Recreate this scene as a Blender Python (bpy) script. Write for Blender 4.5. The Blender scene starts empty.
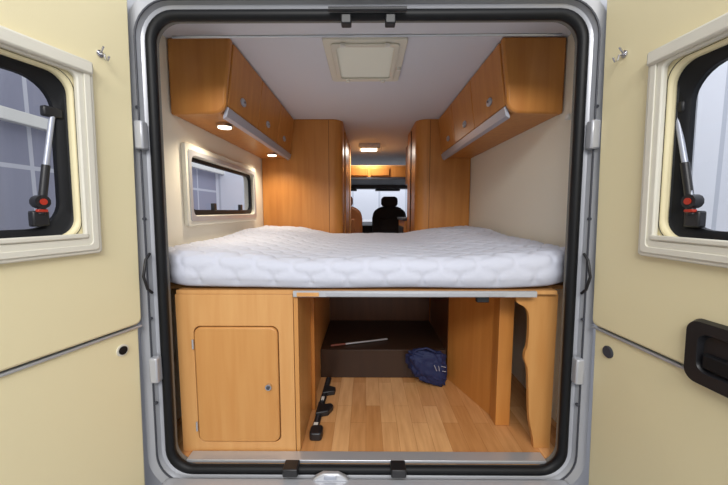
import bpy, bmesh, math, random
from mathutils import Vector, Matrix
random.seed(3)
S=bpy.context.scene
try:
    S.view_settings.view_transform='Standard'
    S.view_settings.look='None'
except Exception as e: print(e)

def lin(c):
    return tuple(((v/255)/12.92 if v/255<=.04045 else ((v/255+.055)/1.055)**2.4) for v in c)+(1,)
# ---------------- materials
def mat(name,rgb,rough=.5,metal=0,spec=.5,emit=None,es=0,bump=0,bscale=200):
    m=bpy.data.materials.new(name); m.use_nodes=True
    nt=m.node_tree; b=nt.nodes['Principled BSDF']
    b.inputs['Base Color'].default_value=lin(rgb)
    b.inputs['Roughness'].default_value=rough
    b.inputs['Metallic'].default_value=metal
    b.inputs['Specular IOR Level'].default_value=spec
    if emit: 
        b.inputs['Emission Color'].default_value=lin(emit); b.inputs['Emission Strength'].default_value=es
    tc=nt.nodes.new('ShaderNodeTexCoord'); nz=nt.nodes.new('ShaderNodeTexNoise')
    nz.inputs['Scale'].default_value=bscale; nz.inputs['Detail'].default_value=3
    nt.links.new(tc.outputs['Object'],nz.inputs['Vector'])
    if bump>0:
        bp=nt.nodes.new('ShaderNodeBump'); bp.inputs['Strength'].default_value=bump; bp.inputs['Distance'].default_value=.002
        nt.links.new(nz.outputs['Fac'],bp.inputs['Height']); nt.links.new(bp.outputs['Normal'],b.inputs['Normal'])
    return m
def wood(name,c1,c2,rough=.38,scale=(9,9,.7),spec=.4):
    m=bpy.data.materials.new(name); m.use_nodes=True
    nt=m.node_tree; b=nt.nodes['Principled BSDF']
    tc=nt.nodes.new('ShaderNodeTexCoord'); mp=nt.nodes.new('ShaderNodeMapping')
    mp.inputs['Scale'].default_value=scale
    nz=nt.nodes.new('ShaderNodeTexNoise'); nz.inputs['Scale'].default_value=3; nz.inputs['Detail'].default_value=6; nz.inputs['Distortion'].default_value=.4
    cr=nt.nodes.new('ShaderNodeValToRGB'); cr.color_ramp.elements[0].position=.3; cr.color_ramp.elements[1].position=.72
    cr.color_ramp.elements[0].color=lin(c1); cr.color_ramp.elements[1].color=lin(c2)
    L=nt.links.new
    L(tc.outputs['Object'],mp.inputs['Vector']); L(mp.outputs['Vector'],nz.inputs['Vector'])
    L(nz.outputs['Fac'],cr.inputs['Fac']); L(cr.outputs['Color'],b.inputs['Base Color'])
    b.inputs['Roughness'].default_value=rough; b.inputs['Specular IOR Level'].default_value=spec
    return m
def plankmat():
    m=bpy.data.materials.new('laminate_floor'); m.use_nodes=True
    nt=m.node_tree; b=nt.nodes['Principled BSDF']; L=nt.links.new
    tc=nt.nodes.new('ShaderNodeTexCoord'); mp=nt.nodes.new('ShaderNodeMapping'); mp.inputs['Rotation'].default_value=(0,0,math.radians(90))
    br=nt.nodes.new('ShaderNodeTexBrick'); br.inputs['Scale'].default_value=1
    br.inputs['Brick Width'].default_value=.38; br.inputs['Row Height'].default_value=.075; br.inputs['Mortar Size'].default_value=.0006
    br.inputs['Color1'].default_value=lin((230,178,122)); br.inputs['Color2'].default_value=lin((200,141,85)); br.inputs['Mortar'].default_value=lin((165,108,60))
    br.offset=.37; br.inputs['Bias'].default_value=-.1
    mp2=nt.nodes.new('ShaderNodeMapping'); mp2.inputs['Scale'].default_value=(24,2.5,10)
    nz=nt.nodes.new('ShaderNodeTexNoise'); nz.inputs['Scale'].default_value=2; nz.inputs['Detail'].default_value=6
    cr=nt.nodes.new('ShaderNodeValToRGB'); cr.color_ramp.elements[0].color=(.84,.79,.74,1); cr.color_ramp.elements[1].color=(1,1,1,1); cr.color_ramp.elements[0].position=.3;cr.color_ramp.elements[1].position=.65
    mx=nt.nodes.new('ShaderNodeMix'); mx.data_type='RGBA'; mx.blend_type='MULTIPLY'; mx.inputs[0].default_value=1
    L(tc.outputs['Object'],mp.inputs['Vector']); L(mp.outputs['Vector'],br.inputs['Vector'])
    L(tc.outputs['Object'],mp2.inputs['Vector']); L(mp2.outputs['Vector'],nz.inputs['Vector']); L(nz.outputs['Fac'],cr.inputs['Fac'])
    L(br.outputs['Color'],mx.inputs[6]); L(cr.outputs['Color'],mx.inputs[7]); L(mx.outputs[2],b.inputs['Base Color'])
    b.inputs['Roughness'].default_value=.25
    return m
def glassmat(name,tint,k=.5):
    m=bpy.data.materials.new(name); m.use_nodes=True; nt=m.node_tree; nt.nodes.clear()
    o=nt.nodes.new('ShaderNodeOutputMaterial'); t=nt.nodes.new('ShaderNodeBsdfTransparent'); g=nt.nodes.new('ShaderNodeBsdfGlossy')
    t.inputs['Color'].default_value=lin(tint); g.inputs['Roughness'].default_value=.03
    mx=nt.nodes.new('ShaderNodeMixShader'); fr=nt.nodes.new('ShaderNodeLayerWeight')
    pw=nt.nodes.new('ShaderNodeMath'); pw.operation='POWER'; pw.inputs[1].default_value=4
    ma=nt.nodes.new('ShaderNodeMath'); ma.operation='MULTIPLY_ADD'; ma.inputs[1].default_value=k; ma.inputs[2].default_value=.03
    nt.links.new(fr.outputs['Facing'],pw.inputs[0]); nt.links.new(pw.outputs[0],ma.inputs[0])
    nt.links.new(ma.outputs[0],mx.inputs[0]); nt.links.new(t.outputs[0],mx.inputs[1]); nt.links.new(g.outputs[0],mx.inputs[2]); nt.links.new(mx.outputs[0],o.inputs[0])
    return m
def panelmat(name,c1,c2,c3,w,h):
    m=bpy.data.materials.new(name); m.use_nodes=True; nt=m.node_tree; b=nt.nodes['Principled BSDF']; L=nt.links.new
    tc=nt.nodes.new('ShaderNodeTexCoord')
    sx=nt.nodes.new('ShaderNodeSeparateXYZ'); cx=nt.nodes.new('ShaderNodeCombineXYZ'); ad=nt.nodes.new('ShaderNodeMath'); ad.operation='ADD'
    L(tc.outputs['Object'],sx.inputs[0]); L(sx.outputs[0],ad.inputs[0]); L(sx.outputs[1],ad.inputs[1]); L(ad.outputs[0],cx.inputs[0]); L(sx.outputs[2],cx.inputs[1])
    br=nt.nodes.new('ShaderNodeTexBrick'); br.inputs['Scale'].default_value=1; br.offset=0
    br.inputs['Brick Width'].default_value=w; br.inputs['Row Height'].default_value=h; br.inputs['Mortar Size'].default_value=.03
    br.inputs['Color1'].default_value=lin(c1); br.inputs['Color2'].default_value=lin(c2); br.inputs['Mortar'].default_value=lin(c3)
    L(cx.outputs[0],br.inputs['Vector']); L(br.outputs['Color'],b.inputs['Base Color']); b.inputs['Roughness'].default_value=.7
    return m

M_wood=wood('beech_veneer',(186,120,56),(200,136,68))
M_woodE=wood('beech_end',(180,114,52),(194,129,62))
M_woodL=wood('beech_light',(206,150,90),(216,164,104))
M_woodM=wood('beech_mid',(197,138,76),(207,152,90))
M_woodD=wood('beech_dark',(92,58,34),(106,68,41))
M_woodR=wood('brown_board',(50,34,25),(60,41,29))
M_floor=plankmat()
M_cream=mat('cream_panel',(236,224,182),.5,bump=.15,bscale=400)
M_creamL=mat('cream_frame',(224,220,205),.45)
M_wall=mat('cream_wall',(236,229,211),.7,bump=.25,bscale=250)
M_ceil=mat('ceiling_white',(218,219,227),.7)
M_silver=mat('silver_paint',(184,186,192),.3,metal=.25)
M_alu=mat('aluminium',(196,198,203),.3,metal=.5)
M_chrome=mat('chrome',(210,210,215),.15,metal=1)
M_black=mat('black_rubber',(16,17,20),.5,spec=.3)
M_blackP=mat('black_plastic',(28,28,31),.4)
M_darkgrey=mat('dark_grey',(64,66,74),.5)
M_lining=mat('grey_lining',(120,118,112),.6)
M_white=mat('white_plastic',(228,226,218),.45)
M_grey=mat('grey_metal',(172,177,190),.35,metal=.3)
M_railgrey=mat('bed_rail_grey',(186,188,192),.4,metal=.2)
M_red=mat('red_plastic',(180,50,30),.4)
M_blue=mat('blue_fabric',(22,34,76),.7,bump=.6,bscale=60)
M_tan=mat('tan_leather',(150,92,50),.6)
M_seat=mat('black_fabric',(26,27,33),.85)
M_glass=glassmat('clear_glass',(236,239,244),.3)
M_tint=glassmat('tinted_glass',(228,231,238),.15)
M_ground=mat('hall_concrete',(150,150,152),.6,bump=.2,bscale=20)
M_hallL=panelmat('hall_cladding_grey',(144,145,162),(160,161,176),(200,201,209),1.1,1.6)
M_hallR=panelmat('hall_cladding_white',(218,220,228),(230,232,238),(192,196,206),.8,6)
M_lamp=mat('lamp_lens',(255,250,240),.4,emit=(255,240,215),es=4)
M_vent=mat('vent_blind',(225,222,208),.6,emit=(235,230,215),es=.06)  # weak emission imitates daylight coming through the blind
M_dark=mat('shadow_gap',(70,42,20),.8)

# ---------------- geometry helpers
def new_obj(name,verts,faces,m,parent=None,smooth=False,recalc=True):
    me=bpy.data.meshes.new(name); me.from_pydata([tuple(v) for v in verts],[],faces); me.validate()
    if recalc:
        bm=bmesh.new(); bm.from_mesh(me); bmesh.ops.recalc_face_normals(bm,faces=bm.faces); bm.to_mesh(me); bm.free()
    o=bpy.data.objects.new(name,me); S.collection.objects.link(o)
    if m: me.materials.append(m)
    if smooth:
        for p in me.polygons: p.use_smooth=True
    if parent: o.parent=parent
    return o
def empty(name,loc=(0,0,0)):
    e=bpy.data.objects.new(name,None); S.collection.objects.link(e); e.location=loc; e.empty_display_size=.1; return e
def bev(o,w,seg=2,ang=40):
    if w<=0: return o
    md=o.modifiers.new('bevel','BEVEL'); md.width=w; md.segments=seg; md.limit_method='ANGLE'; md.angle_limit=math.radians(ang)
    for p in o.data.polygons: p.use_smooth=True
    try:
        o.data.set_sharp_from_angle(angle=math.radians(40))
    except Exception: pass
    return o
def box(name,x0,x1,y0,y1,z0,z1,m,b=0,parent=None):
    v=[(x,y,z) for x in(x0,x1) for y in(y0,y1) for z in(z0,z1)]
    f=[(0,1,3,2),(4,6,7,5),(0,4,5,1),(2,3,7,6),(0,2,6,4),(1,5,7,3)]
    return bev(new_obj(name,v,f,m,parent),b)
def prism(name,pts,axis,a0,a1,m,b=0,parent=None):
    n=len(pts)
    def P(p,a):
        if axis=='Y': return (p[0],a,p[1])
        if axis=='Z': return (p[0],p[1],a)
        return (a,p[0],p[1])
    v=[P(p,a0) for p in pts]+[P(p,a1) for p in pts]
    f=[tuple(range(n)),tuple(range(n,2*n))]+[(i,(i+1)%n,n+(i+1)%n,n+i) for i in range(n)]
    o=new_obj(name,v,f,m,parent); 
    if b: bev(o,b)
    else:
        for p in o.data.polygons: p.use_smooth=True
        o.data.set_sharp_from_angle(angle=math.radians(35))
    return o
def rr(x0,x1,z0,z1,r,n=8):
    P=[]
    for (cx,cz,a) in((x1-r,z0+r,-90),(x1-r,z1-r,0),(x0+r,z1-r,90),(x0+r,z0+r,180)):
        for i in range(n+1):
            t=math.radians(a+90*i/n); P.append((cx+r*math.cos(t),cz+r*math.sin(t)))
    return P
def loft(name,rings,m,parent=None,closed=True,smooth=True,ang=35):
    n=len(rings[0]); v=[p for r in rings for p in r]; f=[]
    k=len(rings); rg=range(k if closed else k-1)
    for j in rg:
        a=j*n; c=((j+1)%k)*n
        for i in range(n):
            f.append((a+i,a+(i+1)%n,c+(i+1)%n,c+i))
    o=new_obj(name,v,f,m,parent,smooth=smooth)
    if smooth: o.data.set_sharp_from_angle(angle=math.radians(ang))
    return o
def plate_hole(name,outer,hole,d0,d1,mp,m,parent=None,b=0):
    rings=[[mp(p[0],p[1],d0) for p in outer],[mp(p[0],p[1],d1) for p in outer],[mp(p[0],p[1],d1) for p in hole],[mp(p[0],p[1],d0) for p in hole]]
    o=loft(name,rings,m,parent)
    if b: bev(o,b)
    return o
def cyl(name,p0,p1,r,m,parent=None,seg=20,r1=None):
    p0=Vector(p0);p1=Vector(p1); d=(p1-p0).normalized(); a=d.orthogonal().normalized(); c=d.cross(a)
    r1=r if r1 is None else r1
    v=[];
    for (p,rr_) in((p0,r),(p1,r1)):
        for i in range(seg):
            t=2*math.pi*i/seg; v.append(p+(a*math.cos(t)+c*math.sin(t))*rr_)
    f=[tuple(range(seg)),tuple(range(seg,2*seg))]+[(i,(i+1)%seg,seg+(i+1)%seg,seg+i) for i in range(seg)]
    o=new_obj(name,v,f,m,parent,smooth=True); o.data.set_sharp_from_angle(angle=math.radians(40)); return o
def tube(name,pts,r,m,parent=None,cyclic=False):
    cu=bpy.data.curves.new(name,'CURVE'); cu.dimensions='3D'; cu.bevel_depth=r; cu.bevel_resolution=4; cu.use_fill_caps=True
    sp=cu.splines.new('POLY'); sp.points.add(len(pts)-1)
    for i,p in enumerate(pts): sp.points[i].co=(*p,1)
    sp.use_cyclic_u=cyclic; sp.use_smooth=True
    o=bpy.data.objects.new(name,cu); S.collection.objects.link(o); cu.materials.append(m)
    if parent:o.parent=parent
    return o

# =============== VAN SHELL ===============
YE=6.3; WX=.93; CZ=1.83
box('floor',-.93,.93,1.27,YE,-.04,0,M_floor)
box('van_underbody',-.70,.70,1.30,YE,-.30,-.045,M_darkgrey)
box('ceiling',-.99,.99,1.37,YE,CZ,CZ+.06,M_ceil)
wmap=lambda s:(lambda a,b,d:(s*(WX+d),a,b))
W0,W1,WZ0,WZ1=1.74,2.70,1.005,1.315
outer=rr(1.40,YE,0,CZ,.001)
plate_hole('wall_left',outer,rr(W0,W1,WZ0,WZ1,.05),0,.06,wmap(-1),M_wall)
plate_hole('wall_right',outer,rr(4.7,5.4,.9,1.4,.05),0,.06,wmap(1),M_wall)
w=empty('window_1')
plate_hole('frame',rr(W0-.055,W1+.05,WZ0-.055,WZ1+.06,.018),rr(W0+.0,W1-.0,WZ0+.0,WZ1-.0,.04),-.022,.0,wmap(-1),M_creamL,w,.005)
plate_hole('frame_lip',rr(W0-.03,W1+.03,WZ0-.03,WZ1+.03,.015),rr(W0-.005,W1+.005,WZ0-.005,WZ1+.005,.04),-.027,-.022,wmap(-1),M_alu,w,.001)
plate_hole('seal',rr(W0+.001,W1-.001,WZ0+.001,WZ1-.001,.05),rr(W0+.02,W1-.02,WZ0+.03,WZ1-.02,.05),.0,.02,wmap(-1),M_black,w)
new_obj('glass',[(-WX-.022,a,b) for a,b in rr(W0,W1,WZ0,WZ1,.05)],[tuple(range(36))],M_tint,w)
for yy in (2.02,2.45):
    box('latch',-WX-.018,-WX+.004,yy,yy+.035,WZ0+.025,WZ0+.07,M_blackP,.003,w)

def opening(off,y,n=8):
    z0,z1=-.01,1.715
    P=rr(-.78-off,.78+off,z0-off,z1+off,max(.085+off*.8,.01),n)
    out=[]
    for x,z in P:
        k=(z-z0)/(z1-z0); out.append((x*(1.005-.022*max(0,k)),y,z))
    return out
fr=empty('van_rear_frame')
loft('silver_jamb',[opening(a,b) for a,b in((.016,1.30),(.018,1.262),(.028,1.25),(.042,1.243),(.05,1.225),(.085,1.22),(.09,1.25),(.13,1.262),(.22,1.27))],M_silver,fr,closed=False)
loft('inner_lining',[opening(a,b) for a,b in((.016,1.262),(.002,1.27),(.002,1.285),(.03,1.300),(.09,1.33),(.16,1.38))],M_lining,fr,closed=False)
sr=[]
for i in range(12):
    t=2*math.pi*i/12; sr.append(opening(.009+.0185*math.cos(t),1.248+.018*math.sin(t)))
loft('rubber_seal',sr,M_black,fr)
sr=[]
for i in range(8):
    t=2*math.pi*i/8; sr.append(opening(.049+.0035*math.cos(t),1.222+.0035*math.sin(t)))
loft('outer_bead',sr,M_darkgrey,fr)
box('sill_strip',-.74,.74,1.262,1.315,-.004,.010,M_alu,.003,fr)
box('sill_plate',-.80,.80,1.08,1.225,-.10,-.032,M_silver,.012,fr)
box('bumper_step',-.95,.95,.98,1.16,-.30,-.11,M_darkgrey,.02,fr)
prism('latch_housing',[(-.215,-.036),(-.20,-.018),(-.17,-.002),(-.11,-.002),(-.08,-.018),(-.065,-.036)],'Y',1.203,1.226,M_alu,.006,fr)
box('latch_slot',-.165,-.115,1.200,1.21,-.026,-.008,M_grey,.004,fr)
for i,x in enumerate((-.30,.13)):
    box('striker_%d'%i,x-.03,x+.03,1.205,1.262,-.02,.014,M_blackP,.005,fr)
for i,x in enumerate((-.07,.085)):
    box('top_catch_%d'%i,x-.018,x+.018,1.215,1.25,1.68,1.712,M_blackP,.004,fr)
cyl('top_bar',(-.13,1.21,1.722),(.14,1.21,1.722),.008,M_blackP,fr)
for s in(-1,1):
    for z in(.28,.62,1.0,1.4):
        cyl('rivet',(s*.822,1.226,z),(s*.822,1.218,z),.006,M_darkgrey,fr,12)
    for z in(.42,1.30):
        box('hinge',s*.812-.016,s*.812+.016,1.20,1.235,z-.05,z+.05,M_silver,.006,fr)
    tube('check_strap',[(s*.812,1.225,.72),(s*.812,1.20,.74),(s*.814,1.185,.79),(s*.812,1.20,.85),(s*.812,1.225,.87)],.005,M_blackP,fr)
cyl('curtain_rail',(-.745,1.335,1.695),(.745,1.335,1.70),.005,M_alu,fr)

# =============== DOORS ===============
def build_door(name,s,origin,d,w0,handle):
    e=empty(name); dx,dy=Vector(d).normalized()
    e.matrix_world=Matrix(((dx,-dy,0,origin[0]),(dy,dx,0,origin[1]),(0,0,1,0),(0,0,0,1)))
    tilt=.022
    mp=lambda a,b,dd:(a,s*dd,b)
    T1=.80; w1=.70; ZT=1.485
    hole=rr(w0+.055,w1-.055,.955,ZT-.06,.055)
    plate_hole('outer_skin',rr(.02,T1,-.15,1.80,.03),rr(w0+.06,w1-.06,.96,ZT-.065,.05),-.075,-.045,mp,M_silver,e)
    box('edge_rail',.015,.05,min(-.045*s,-.018*s),max(-.045*s,-.018*s),-.12,1.78,M_silver,.004,e)
    box('core',.06,w0+.03,min(-.046*s,-.02*s),max(-.046*s,-.02*s),-.12,1.78,M_darkgrey,0,e)
    plate_hole('upper_panel',rr(.012,T1-.02,.612,1.79,.02),hole,-.02,.004,mp,M_cream,e,.008)
    box('lower_panel',.02,T1-.02,min(-.02*s,-.004*s),max(-.02*s,-.004*s),-.12,.600,M_cream,.005,e)
    box('trim_strip',.012,T1-.02,min(-.012*s,.005*s),max(-.012*s,.005*s),.600,.607,M_alu,.001,e)
    fo=rr(w0,w1,.895,ZT,.012); fi=rr(w0+.047,w1-.047,.945,ZT-.05,.02)
    plate_hole('window_frame',fo,fi,.004,.022,mp,M_creamL,e,.005)
    plate_hole('window_frame_inner',rr(w0+.012,w1-.012,.907,ZT-.012,.010),rr(w0+.030,w1-.030,.925,ZT-.03,.012),.022,.027,mp,M_creamL,e,.002)
    box('blind_rail',w0+.04,w1-.04,min(.010*s,.026*s),max(.010*s,.026*s),.945,.960,M_creamL,.004,e)
    box('blind_cassette',w0+.005,w1-.005,min(.02*s,.034*s),max(.02*s,.034*s),ZT-.045,ZT-.005,M_creamL,.010,e)
    rings=[[mp(a,b,dd) for a,b in rr(w0+o_,w1-o_,.90+o_,ZT-.005-o_,r_)] for o_,dd,r_ in((.046,.006,.05),(.049,-.012,.06),(.056,-.022,.07),(.070,-.026,.08),(.078,-.034,.08),(.078,-.05,.08))]
    loft('window_seal',rings,M_black,e,closed=False)
    gp=rr(w0+.074,w1-.074,.974,ZT-.078,.08)
    new_obj('glass',[mp(a,b,-.042) for a,b in gp],[tuple(range(len(gp)))],M_glass,e)
    if s>0: ta,tb=w0+.085,w0+.135
    else: ta,tb=w0+.045,w0+.115
    cyl('stay_arm',mp(ta,1.31,-.028),mp(tb,1.04,-.018),.007,M_grey,e)
    cyl('stay_sleeve',mp(ta+(tb-ta)*.55,1.16,-.0225),mp(tb,1.02,-.018),.010,M_blackP,e)
    box('stay_foot',ta-.025,ta+.025,min(-.04*s,-.02*s),max(-.04*s,-.02*s),1.30,1.33,M_blackP,.005,e)
    box('stay_foot_low',tb-.02,tb+.02,min(-.04*s,-.015*s),max(-.04*s,-.015*s),.985,1.03,M_blackP,.005,e)
    cyl('stay_knob',mp(tb,1.055,-.03),mp(tb,1.055,-.004),.019,M_blackP,e,12)
    cyl('stay_knob_cap',mp(tb,1.055,-.004),mp(tb,1.055,-.001),.009,M_red,e,12)
    box('stay_clip',tb-.012,tb+.012,min(-.02*s,-.006*s),max(-.02*s,-.006*s),1.026,1.034,M_red,.002,e)
    hz=1.525; ht=.115 if s>0 else .10
    cyl('hook_plate',mp(ht,hz,.002),mp(ht,hz,.008),.011,M_chrome,e)
    tube('hook',[mp(ht,hz+.0,.006),mp(ht,hz-.005,.024),mp(ht,hz-.020,.028),mp(ht,hz-.024,.038),mp(ht,hz-.012,.044)],.003,M_chrome,e)
    tube('hook_top',[mp(ht,hz,.006),mp(ht+.004,hz+.010,.022),mp(ht+.004,hz+.018,.028)],.003,M_chrome,e)
    pz=.537; pt=.085
    cyl('plug_rim',mp(pt,pz,-.004),mp(pt,pz,.000),.021,M_creamL if s>0 else M_darkgrey,e,24)
    cyl('plug_core',mp(pt,pz,.0),mp(pt,pz,.003),.015 if s>0 else .019,M_black if s>0 else M_darkgrey,e,24)
    if handle:
        ho=rr(.352,.62,.585,.755,.03); hi=rr(.385,.597,.622,.722,.025)
        rings=[[mp(a,b,.004) for a,b in ho],[mp(a,b,.022) for a,b in rr(.357,.615,.59,.75,.03)],[mp(a,b,.022) for a,b in hi],[mp(a,b,.006) for a,b in rr(.39,.59,.628,.716,.025)]]
        loft('handle_bezel',rings,M_blackP,e,closed=False)
        hp=rr(.374,.600,.617,.727,.03)
        new_obj('handle_recess',[mp(a,b,.008) for a,b in hp],[tuple(range(len(hp)))],M_blackP,e)
        box('handle_lever',.395,.575,min(.006*s,.020*s),max(.006*s,.020*s),.632,.672,M_black,.006,e)
    # body tumble-home: door leans in a little toward the roof like the body side
    for c in list(S.objects):
        if c.parent==e:
            sh=Matrix.Identity(4)
            wx=s*tilt
            sh[0][2]=wx*dx; sh[1][2]=wx*(-dy)
            if c.type=='MESH': c.data.transform(sh)
            else:
                for sp in c.data.splines:
                    for p in sp.points:
                        q=sh@Vector(p.co[:3]); p.co=(*q,1)
    return e
build_door('door_1',1,(-.850,1.205),(-.28,-.96),.150,False)
build_door('door_2',-1,(.852,1.205),(.08,-1.0),.200,True)

# =============== OVERHEAD CABINETS ===============
UP=.028
def overhead(s,lamps):
    e=empty('overhead_cabinet')
    c=[(s*.925,CZ-.002),(s*.645,CZ-.002),(s*.688,1.50+UP)]
    for i in range(7):
        t=math.radians(i*15); c.append((s*(.688+.022*(1-math.cos(t))),1.487+UP-.022*math.sin(t)))
    c.append((s*.925,1.462+UP))
    prism('carcass',c,'Y',1.64,2.97,M_woodE,0,e)
    c2=[(s*.925,CZ-.002),(s*.628,CZ-.002),(s*.662,1.54+UP)]
    for i in range(7):
        t=math.radians(i*15); c2.append((s*(.662+.06*(1-math.cos(t))),1.52+UP-.06*math.sin(t)))
    c2+= [(s*.925,1.455+UP)]
    prism('end_panel',c2,'Y',1.605,1.64,M_wood,.010,e)
    ys=[1.645,2.09,2.535,2.97]
    def face(t):
        return s*(.645+(CZ-t)/(CZ-1.50)*.043)
    for i in range(3):
        y0,y1=ys[i]+.004,ys[i+1]-.004
        z0,z1=1.505+UP,CZ-.01
        prism('cabinet_door_%d'%i,[(face(z0),z0),(face(z1),z1),(face(z1)-s*.018,z1),(face(z0)-s*.018,z0)],'Y',y0,y1,M_wood,.004,e)
        hy=(y0+y1)/2-.05; hz=1.575+UP
        x=face(hz)-s*.018
        rg=[]
        for k,(sc,dd) in enumerate(((1,0),(1,.006),(.75,.010),(.3,.012))):
            rg.append([(x-s*dd,hy+.034*sc*math.cos(q*math.pi/10),hz+.021*sc*math.sin(q*math.pi/10)) for q in range(20)])
        loft('handle_%d'%i,rg,M_grey,e,closed=False)
    prism('light_valence',[(s*.672,1.502+UP),(s*.660,1.495+UP),(s*.672,1.455+UP),(s*.69,1.445+UP),(s*.69,1.455+UP)],'Y',1.64,2.97,M_grey,0,e)
    for k,y in enumerate(lamps):
        z=1.462+UP
        cyl('lamp_body_%d'%k,(s*.76,y,z),(s*.76,y,z-.014),.042,M_chrome,e,28)
        cyl('lamp_lens_%d'%k,(s*.76,y,z-.013),(s*.76,y,z-.019),.034,M_lamp,e,28)
        L=bpy.data.lights.new('spot','SPOT'); L.energy=12; L.spot_size=math.radians(150); L.spot_blend=.8; L.shadow_soft_size=.03; L.color=(1,.86,.66)
        lo=bpy.data.objects.new('lamp_light_%d'%k,L); S.collection.objects.link(lo); lo.location=(s*.76,y,z-.03); lo.parent=e
    return e
overhead(-1,(1.82,2.72))
overhead(1,())
box('wall_clip',.905,.93,1.53,1.56,1.44,1.465,M_white,.005)

# =============== TALL CUPBOARDS ===============
def cupboard(name,s,xi,y0,y1,r=.10):
    e=empty(name)
    pts=[(s*.925,y0),]
    for i in range(9):
        t=math.radians(i*90/8); pts.append(((xi+s*r)-s*r*math.sin(t) , y0+r-r*math.cos(t)))
    pts+=[(xi,y1),(s*.925,y1)]
    prism('carcass',pts,'Z',0.001,CZ-.002,M_wood,0,e)
    xs=xi+s*(r+.02)
    box('seam',xs-.0015,xs+.0015,y0-.0015,y0+.01,.01,CZ-.01,M_dark,0,e)
    return e
cl=cupboard('washroom_cupboard',-1,-.21,2.98,4.2)
cr_=cupboard('wardrobe',1,.445,2.98,3.6)
box('door_leaf',-.212,-.196,3.25,3.85,.05,1.78,M_woodE,.004,cl)
box('door_gap',-.212,-.200,3.86,3.90,.05,1.80,M_dark,0,cl)
box('corner_trim',-.212,-.190,3.92,4.2,.01,1.80,M_woodL,.004,cl)
box('side_seam',.436,.447,3.30,3.305,.05,1.8,M_dark,0,cr_)
k=empty('kitchen_unit')
box('carcass',.42,.925,3.62,4.25,0.001,.92,M_wood,.006,k)
box('worktop',.40,.925,3.62,4.25,.921,.95,M_darkgrey,.006,k)
box('upper_unit',.50,.925,3.62,4.25,1.35,1.82,M_woodD,.006,k)
box('dark_front',.41,.421,3.70,4.18,.15,.85,M_blackP,.004,k)

sh=empty('cab_overhead_shelf')
box('front_panel',-.92,.92,4.30,4.33,1.46,1.59,M_wood,.006,sh)
box('shelf_top',-.92,.92,4.30,4.8,1.59,1.61,M_woodL,.004,sh)
box('shelf_base',-.92,.92,4.30,5.25,1.43,1.46,M_darkgrey,.004,sh)
for x in(-.1,.18):
    box('flap',x-.12,x+.12,4.285,4.30,1.475,1.575,M_woodE,.006,sh)
cl2=empty('ceiling_lamp')
box('housing',-.09,.17,4.02,4.24,1.775,1.829,M_white,.012,cl2)
box('lens',-.06,.13,4.05,4.21,1.765,1.777,M_lamp,.004,cl2)
L=bpy.data.lights.new('lamp','AREA'); L.energy=6; L.size=.15; L.color=(1,.93,.82)
lo=bpy.data.objects.new('bulb',L); S.collection.objects.link(lo); lo.location=(.04,4.13,1.755); lo.parent=cl2
hl=empty('cab_headliner')
box('lining',-.92,.92,5.26,5.50,1.38,1.46,M_darkgrey,.01,hl)
for x in(-.35,.35): box('sun_visor',x-.2,x+.2,5.36,5.50,1.35,1.378,M_darkgrey,.01,hl)
wn=empty('window_2')
new_obj('windscreen',[(-.85,5.62,1.44),(.85,5.62,1.44),(.88,6.10,.87),(-.88,6.10,.87)],[(0,1,2,3)],M_glass,wn)
for s in(-1,1): cyl('pillar',(s*.86,5.6,1.46),(s*.87,6.10,.87),.035,M_darkgrey,wn)
da=empty('dashboard')
prism('body',[(5.50,.001),(5.50,.55),(5.58,.78),(5.75,.84),(6.2,.82),(6.2,.001)],'X',-.92,.92,M_blackP,0,da)
tube('steering_wheel',[(.34+.19*math.cos(t*math.pi/12),5.42-.06*math.sin(t*math.pi/12),.80+.18*math.sin(t*math.pi/12)) for t in range(24)],.014,M_blackP,da,True)
cyl('column',(.34,5.42,.80),(.34,5.54,.68),.03,M_blackP,da)

def seat(name,x,y,m,hole):
    e=empty(name)
    def sil(pts): return [(x+a,b) for a,b in pts]+[(x-a,b) for a,b in reversed(pts)]
    back=sil([(.19,.50),(.235,.56),(.25,.72),(.25,.92),(.23,1.02),(.16,1.07),(.11,1.09)])
    prism('backrest',back,'Y',y-.06,y+.06,m,.035,e)
    box('lumbar',x-.15,x+.15,y-.085,y-.05,.6,.92,m,.02,e)
    prism('headrest',rr(x-.12,x+.12,1.085,1.235,.055,6),'Y',y-.045,y+.045,m,.02,e)
    for q in(-.06,.06): cyl('post',(x+q,y,1.0),(x+q,y,1.09),.008,M_chrome,e,10)
    prism('cushion',[(x-.25,y+.0),(x-.26,y+.5),(x-.2,y+.56),(x+.2,y+.56),(x+.26,y+.5),(x+.25,y+.0)],'Z',.40,.54,m,.04,e)
    box('pedestal',x-.2,x+.2,y+.05,y+.48,0.001,.40,M_darkgrey,.02,e)
    return e
seat('driver_seat',.34,4.85,M_seat,False)
seat('passenger_seat',-.30,4.55,M_tan,False)

# =============== ROOF VENT ===============
rv=empty('roof_vent')
hm=lambda a,b,d:(a,b,CZ-d)
plate_hole('frame',rr(-.205,.195,1.60,2.10,.02),rr(-.15,.14,1.65,2.05,.02),-.0,.016,hm,M_creamL,rv,.005)
plate_hole('inner_frame',rr(-.17,.16,1.63,2.07,.02),rr(-.145,.135,1.660,2.04,.02),.016,.024,hm,M_creamL,rv,.004)
vv=[];vf=[]
N=36
for i in range(N+1):
    y=1.65+.40*i/N; z=CZ-.008-(.006 if i%2 else 0); vv+=[(-.15,y,z),(.14,y,z)]
for i in range(N): vf.append((2*i,2*i+1,2*i+3,2*i+2))
new_obj('blind',vv,vf,M_vent,rv)
for q in(-.11,.10):
    box('clip',q-.012,q+.012,1.62,1.64,CZ-.034,CZ-.020,M_white,.003,rv)
    box('clip_far',q-.012,q+.012,2.055,2.075,CZ-.034,CZ-.020,M_white,.003,rv)
cyl('knob',(.178,1.9,CZ-.014),(.178,1.9,CZ-.032),.012,M_white,rv,14)

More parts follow.
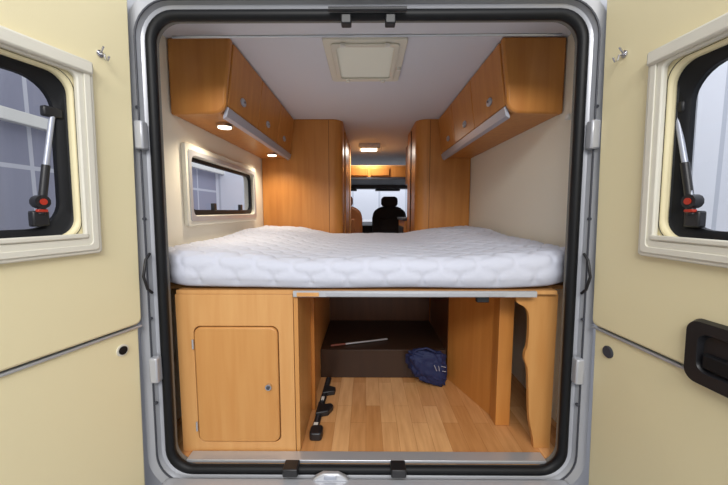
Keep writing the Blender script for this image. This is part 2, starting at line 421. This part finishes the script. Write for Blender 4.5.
# =============== BED ===============
bb=empty('bed_base')
box('board',-.92,.92,1.42,2.96,.690,.706,M_woodL,0,bb)
box('front_board',-.78,.78,1.325,1.42,.690,.706,M_woodL,0,bb)
br_=empty('bed_rail')
box('rail',-.296,.69,1.306,1.322,.682,.706,M_railgrey,.002,br_)
box('rail_lip',-.16,.56,1.303,1.306,.685,.701,M_alu,.001,br_)
box('rail_tab',-.28,-.19,1.303,1.306,.685,.701,M_woodL,.001,br_)
def mattress():
    nx=420; npf=300
    rings=[]
    T=.124;
    for i in range(nx+1):
        u=-1+2*i/nx; x=.915*u
        ax=abs(x)
        e=max(0,(ax-.72)/.195); y0=1.30+.12*e**1.6
        endr=max(0,(ax-.865)/.05); shrink=1-math.sqrt(max(0,1-min(1,endr)**2))
        y1=2.93
        zb=.714+.002*math.sin(x*9)+.012*max(0,(ax-.50)/.3)**1.5*.8
        side=min(1,max(0,(ax-.25)/.35)); side=side*side*(3-2*side)
        ring=[]
        R=.045
        h=T; 
        L1=y1-y0-2*R; L2=h-2*R; arc=math.pi/2*R
        tot=2*(L1+L2)+4*arc
        for j in range(npf):
            sdist=tot*j/npf
            q=sdist
            segs=[('b',L1),('c1',arc),('f',L2),('c2',arc),('t',L1),('c3',arc),('n',L2),('c4',arc)]
            for nme,l in segs:
                if q<=l: break
                q-=l
            if nme=='b': y,z,ny,nz=y0+R+q,0,0,-1
            elif nme=='c1': t=q/R; ny,nz=math.sin(t),-math.cos(t); y=y1-R+R*ny; z=R+R*nz
            elif nme=='f': y,z,ny,nz=y1,R+q,1,0
            elif nme=='c2': t=q/R; ny,nz=math.cos(t),math.sin(t); y=y1-R+R*ny; z=h-R+R*nz
            elif nme=='t': y,z,ny,nz=y1-R-q,h,0,1
            elif nme=='c3': t=q/R; ny,nz=-math.sin(t),math.cos(t); y=y0+R+R*ny; z=h-R+R*nz
            elif nme=='n': y,z,ny,nz=y0,h-R-q,-1,0
            else: t=q/R; ny,nz=-math.cos(t),-math.sin(t); y=y0+R+R*ny; z=R+R*nz
            if nz>-.6:
                dd=tot-sdist
                a=x/.15; b=dd/.13
                w1=a+b+.10*math.sin(2*math.pi*(a-b)); w2=a-b+.10*math.sin(2*math.pi*(a+b))
                d1=abs(((w1)%1)-.5)*2; d2=abs(((w2)%1)-.5)*2
                def pf(d): return 1-max(0,(d-.55)/.45)**2
                qv=pf(d1)*pf(d2)
                amp=.0060 if ny<-.2 else .0085
                dsp=amp*qv-.004
                dsp+=.0045*math.sin(x*5.1+y*3)*math.cos(y*7-x*2)+.0015*math.sin(x*31+y*9)*math.cos(y*23-x*7)
                dsp-= .008*math.exp(-((z-.026)/.005)**2)*(ny<-.3)
            else: dsp=0
            y+=ny*dsp; z+=nz*dsp
            zf=max(0,z/h)
            far=min(1,max(0,(y-1.5)/.9))
            lift=zf*side*(.016+.026*far*far)
            lift+= -zf*.006*(1-side)
            zz=zb+z+lift
            zc=zb+h/2
            kk=1-.5*shrink
            zz=zc+(zz-zc)*kk; yy=y+ (ny<0)*shrink*.03
            ring.append((x,yy,max(zz,.7075)))
        rings.append(ring)
    n=npf; v=[p for r in rings for p in r]; f=[]
    for jx in range(nx):
        for i in range(n): f.append((jx*n+i,jx*n+(i+1)%n,(jx+1)*n+(i+1)%n,(jx+1)*n+i))
    f.append(tuple(range(n))); f.append(tuple(range(nx*n,(nx+1)*n)))
    m=mat('quilted_white',(204,207,220),.9,bump=.35,bscale=90,spec=.2)
    return new_obj('mattress',v,f,m,None,smooth=True)
mattress()

# =============== UNDER-BED STORAGE ===============
sc=empty('storage_cabinet')
box('carcass',-.785,-.305,1.345,2.4,.001,.687,M_woodL,.0,sc)
plate_hole('face_frame',rr(-.785,-.300,.001,.6885,.002),rr(-.715,-.362,.045,.555,.03),1.322,1.345,lambda a,b,d:(a,d,b),M_woodL,sc,.002)
prism('door_leaf',rr(-.711,-.366,.049,.551,.03),'Y',1.314,1.338,M_woodM,.006,sc)
cyl('knob',(-.405,1.314,.30),(-.405,1.300,.30),.013,M_chrome,sc,20)
cyl('knob_core',(-.405,1.300,.30),(-.405,1.296,.30),.007,M_darkgrey,sc,16)
for z in(.12,.48): cyl('hinge_barrel',(-.716,1.313,z-.02),(-.716,1.313,z+.02),.004,M_alu,sc,10)
pl=empty('storage_partition')
box('panel',-.298,-.280,1.323,2.5,.001,.680,M_woodM,.002,pl)
box('batten',-.280,-.262,1.62,1.66,.001,.680,M_woodE,.002,pl)
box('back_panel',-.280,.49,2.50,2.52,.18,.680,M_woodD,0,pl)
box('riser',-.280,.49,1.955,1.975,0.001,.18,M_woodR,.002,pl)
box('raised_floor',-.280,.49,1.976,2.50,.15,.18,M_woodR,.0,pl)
rp=empty('wheel_arch_box')
prism('angled_panel',[(.50,1.95),(.515,1.96),(.645,1.58),(.63,1.57)],'Z',0.001,.680,M_wood,0,rp)
box('rear_side',.50,.52,1.965,2.5,0.001,.680,M_woodD,0,rp)
box('post',.622,.69,1.50,1.57,0.001,.680,M_wood,.002,rp)
box('bracket',.455,.505,1.325,1.35,.655,.680,M_blackP,.003,rp)
def sm(pts,n=6):
    out=[]
    for i in range(len(pts)-1):
        p0=pts[max(0,i-1)];p1=pts[i];p2=pts[i+1];p3=pts[min(len(pts)-1,i+2)]
        for k in range(n):
            t=k/n
            out.append(tuple(.5*((2*p1[c])+(-p0[c]+p2[c])*t+(2*p0[c]-5*p1[c]+4*p2[c]-p3[c])*t*t+(-p0[c]+3*p1[c]-3*p2[c]+p3[c])*t**3) for c in(0,1)))
    out.append(pts[-1]); return out
edge=sm([(.625,.685),(.63,.65),(.668,.625),(.684,.58),(.684,.47),(.674,.43),(.674,.40),(.688,.36),(.695,.28),(.705,.14),(.725,.05),(.73,.001)])
prism('cutout_panel',[(.80,.001),(.80,.685)]+edge,'Y',1.350,1.370,M_woodM,.0,rp)

e=empty('wheel_rail')
box('rail',-.262,-.232,1.40,1.93,0.001,.018,M_blackP,.004,e)
box('rail_groove',-.250,-.244,1.41,1.92,.018,.021,M_darkgrey,.001,e)
prism('foot',rr(-.262,-.205,1.385,1.45,.015,4),'Z',.001,.038,M_blackP,.006,e)
prism('bracket',[(-.262,1.55),(-.20,1.57),(-.180,1.62),(-.195,1.64),(-.235,1.63),(-.262,1.66)],'Z',.001,.030,M_blackP,.005,e)
prism('bracket_far',[(-.258,1.74),(-.19,1.76),(-.19,1.80),(-.258,1.83)],'Z',.001,.028,M_blackP,.005,e)
box('label_0',-.257,-.237,1.465,1.49,.018,.022,M_white,0,e)
box('label_1',-.255,-.24,1.68,1.71,.018,.022,M_white,0,e)
e.rotation_euler=(0,0,math.radians(-1.5)); e.location=(-.03,-.006,0)
e=empty('marker_pole')
cyl('grip',(-.22,1.995,.189),(-.13,2.022,.189),.007,mat('brown_grip',(120,60,45),.5),e,12)
cyl('shaft',(-.13,2.022,.189),(.14,2.105,.189),.006,M_alu,e,12)

def bag():
    bm=bmesh.new(); bmesh.ops.create_icosphere(bm,subdivisions=5,radius=1)
    from mathutils import noise
    for v in bm.verts:
        p=v.co.copy()
        sgn=lambda q:(1 if q>=0 else -1)
        q=Vector((sgn(p.x)*abs(p.x)**.75,sgn(p.y)*abs(p.y)**.8,sgn(p.z)*abs(p.z)**.7))
        n=noise.noise(p*1.6)*.22+abs(noise.noise(p*3.1+Vector((3,1,0))))*.30+noise.noise(p*7)*.07
        q*=1+n-.05
        v.co=Vector((q.x*.112,q.y*.056,max(q.z,-1.0)*(.094+.012*p.x)-.03*q.x))
    zmin=min(v.co.z for v in bm.verts)
    me=bpy.data.meshes.new('bag_body'); bm.to_mesh(me); bm.free()
    for p in me.polygons:p.use_smooth=True
    e=empty('bag',(.368,1.872,-zmin+.002))
    o=bpy.data.objects.new('body',me); S.collection.objects.link(o); me.materials.append(M_blue); o.parent=e
    tube('strap',[(-.1,-.03,.07),(-.08,-.04,.11),(-.02,-.045,.125),(.03,-.04,.10)],.006,M_blue,e)
    for i,(x0,z0,x1,z1) in enumerate(((.02,.035,.035,.0),(.045,.03,.05,.0),(.06,.028,.085,.022),(.066,.0,.088,-.004))):
        tube('print_%d'%i,[(x0,-.070,z0),(x1,-.070,z1)],.002,M_grey,e)
bag()

# =============== HALL ===============
box('ground',-9,9,-8,12,-.62,-.60,M_ground)
box('wall_hall_left',-4.6,-4.5,-8,12,-.6,4.5,M_hallL)
box('wall_hall_right',4.5,4.6,-8,12,-.6,4.5,M_hallR)
box('wall_hall_front',-4.5,4.5,10,10.1,-.6,4.5,M_hallR)
for i,y in enumerate((-2.2,-.4,1.6,3.4)):
    box('steel_column' if i==0 else 'steel_column.%03d'%i,-4.5,-4.35,y,y+.12,-.6,4.5,M_white,.01)
box('steel_beam',-4.34,-4.24,-8,12,2.1,2.25,M_white,.01)
for i,(x,y) in enumerate(((-.83,2.2),(.83,2.2),(-.83,5.3),(.83,5.3))):
    e=empty('van_wheel')
    rg=[]
    for off,r in((-.1,.17),(-.1,.24),(-.07,.272),(.07,.272),(.1,.24),(.1,.17)):
        rg.append([(x+off,y+r*math.cos(q*math.pi/20),-.327+r*math.sin(q*math.pi/20)) for q in range(40)])
    loft('tyre',rg,M_black,e)
    cyl('rim',(x-.08,y,-.327),(x+.08,y,-.327),.17,M_alu,e,32)

W=bpy.data.worlds.new('world'); S.world=W; W.use_nodes=True
W.node_tree.nodes['Background'].inputs[0].default_value=(.95,.97,1,1); W.node_tree.nodes['Background'].inputs[1].default_value=1.02
def area(name,loc,rot,sx,sy,p,col=(1,1,1)):
    L=bpy.data.lights.new(name,'AREA'); L.shape='RECTANGLE'; L.size=sx; L.size_y=sy; L.energy=p; L.color=col
    o=bpy.data.objects.new(name,L); S.collection.objects.link(o); o.location=loc; o.rotation_euler=rot
area('added_hall_fill',(0,-2.2,2.9),(math.radians(62),0,0),2.5,.8,110,(1,.98,.95))  # added unseen fill behind the camera, brightens the van interior
area('added_hall_fill',(2.2,1.5,4.3),(0,math.radians(-50),0),.6,5,120,(.97,.98,1))  # added unseen fill aimed at the right hall wall to brighten it
area('added_hall_fill',(0,7.6,4.3),(math.radians(45),0,0),5,.6,160,(.97,.98,1))  # added unseen fill, brightens the front wall behind the windscreen

cam=bpy.data.cameras.new('camera'); co=bpy.data.objects.new('camera',cam); S.collection.objects.link(co)
cam.sensor_width=36; cam.lens=330/728*36; cam.clip_start=.02
co.location=(0,0,1.03); co.rotation_euler=(math.radians(90-5.5),0,math.radians(.35))
S.camera=co
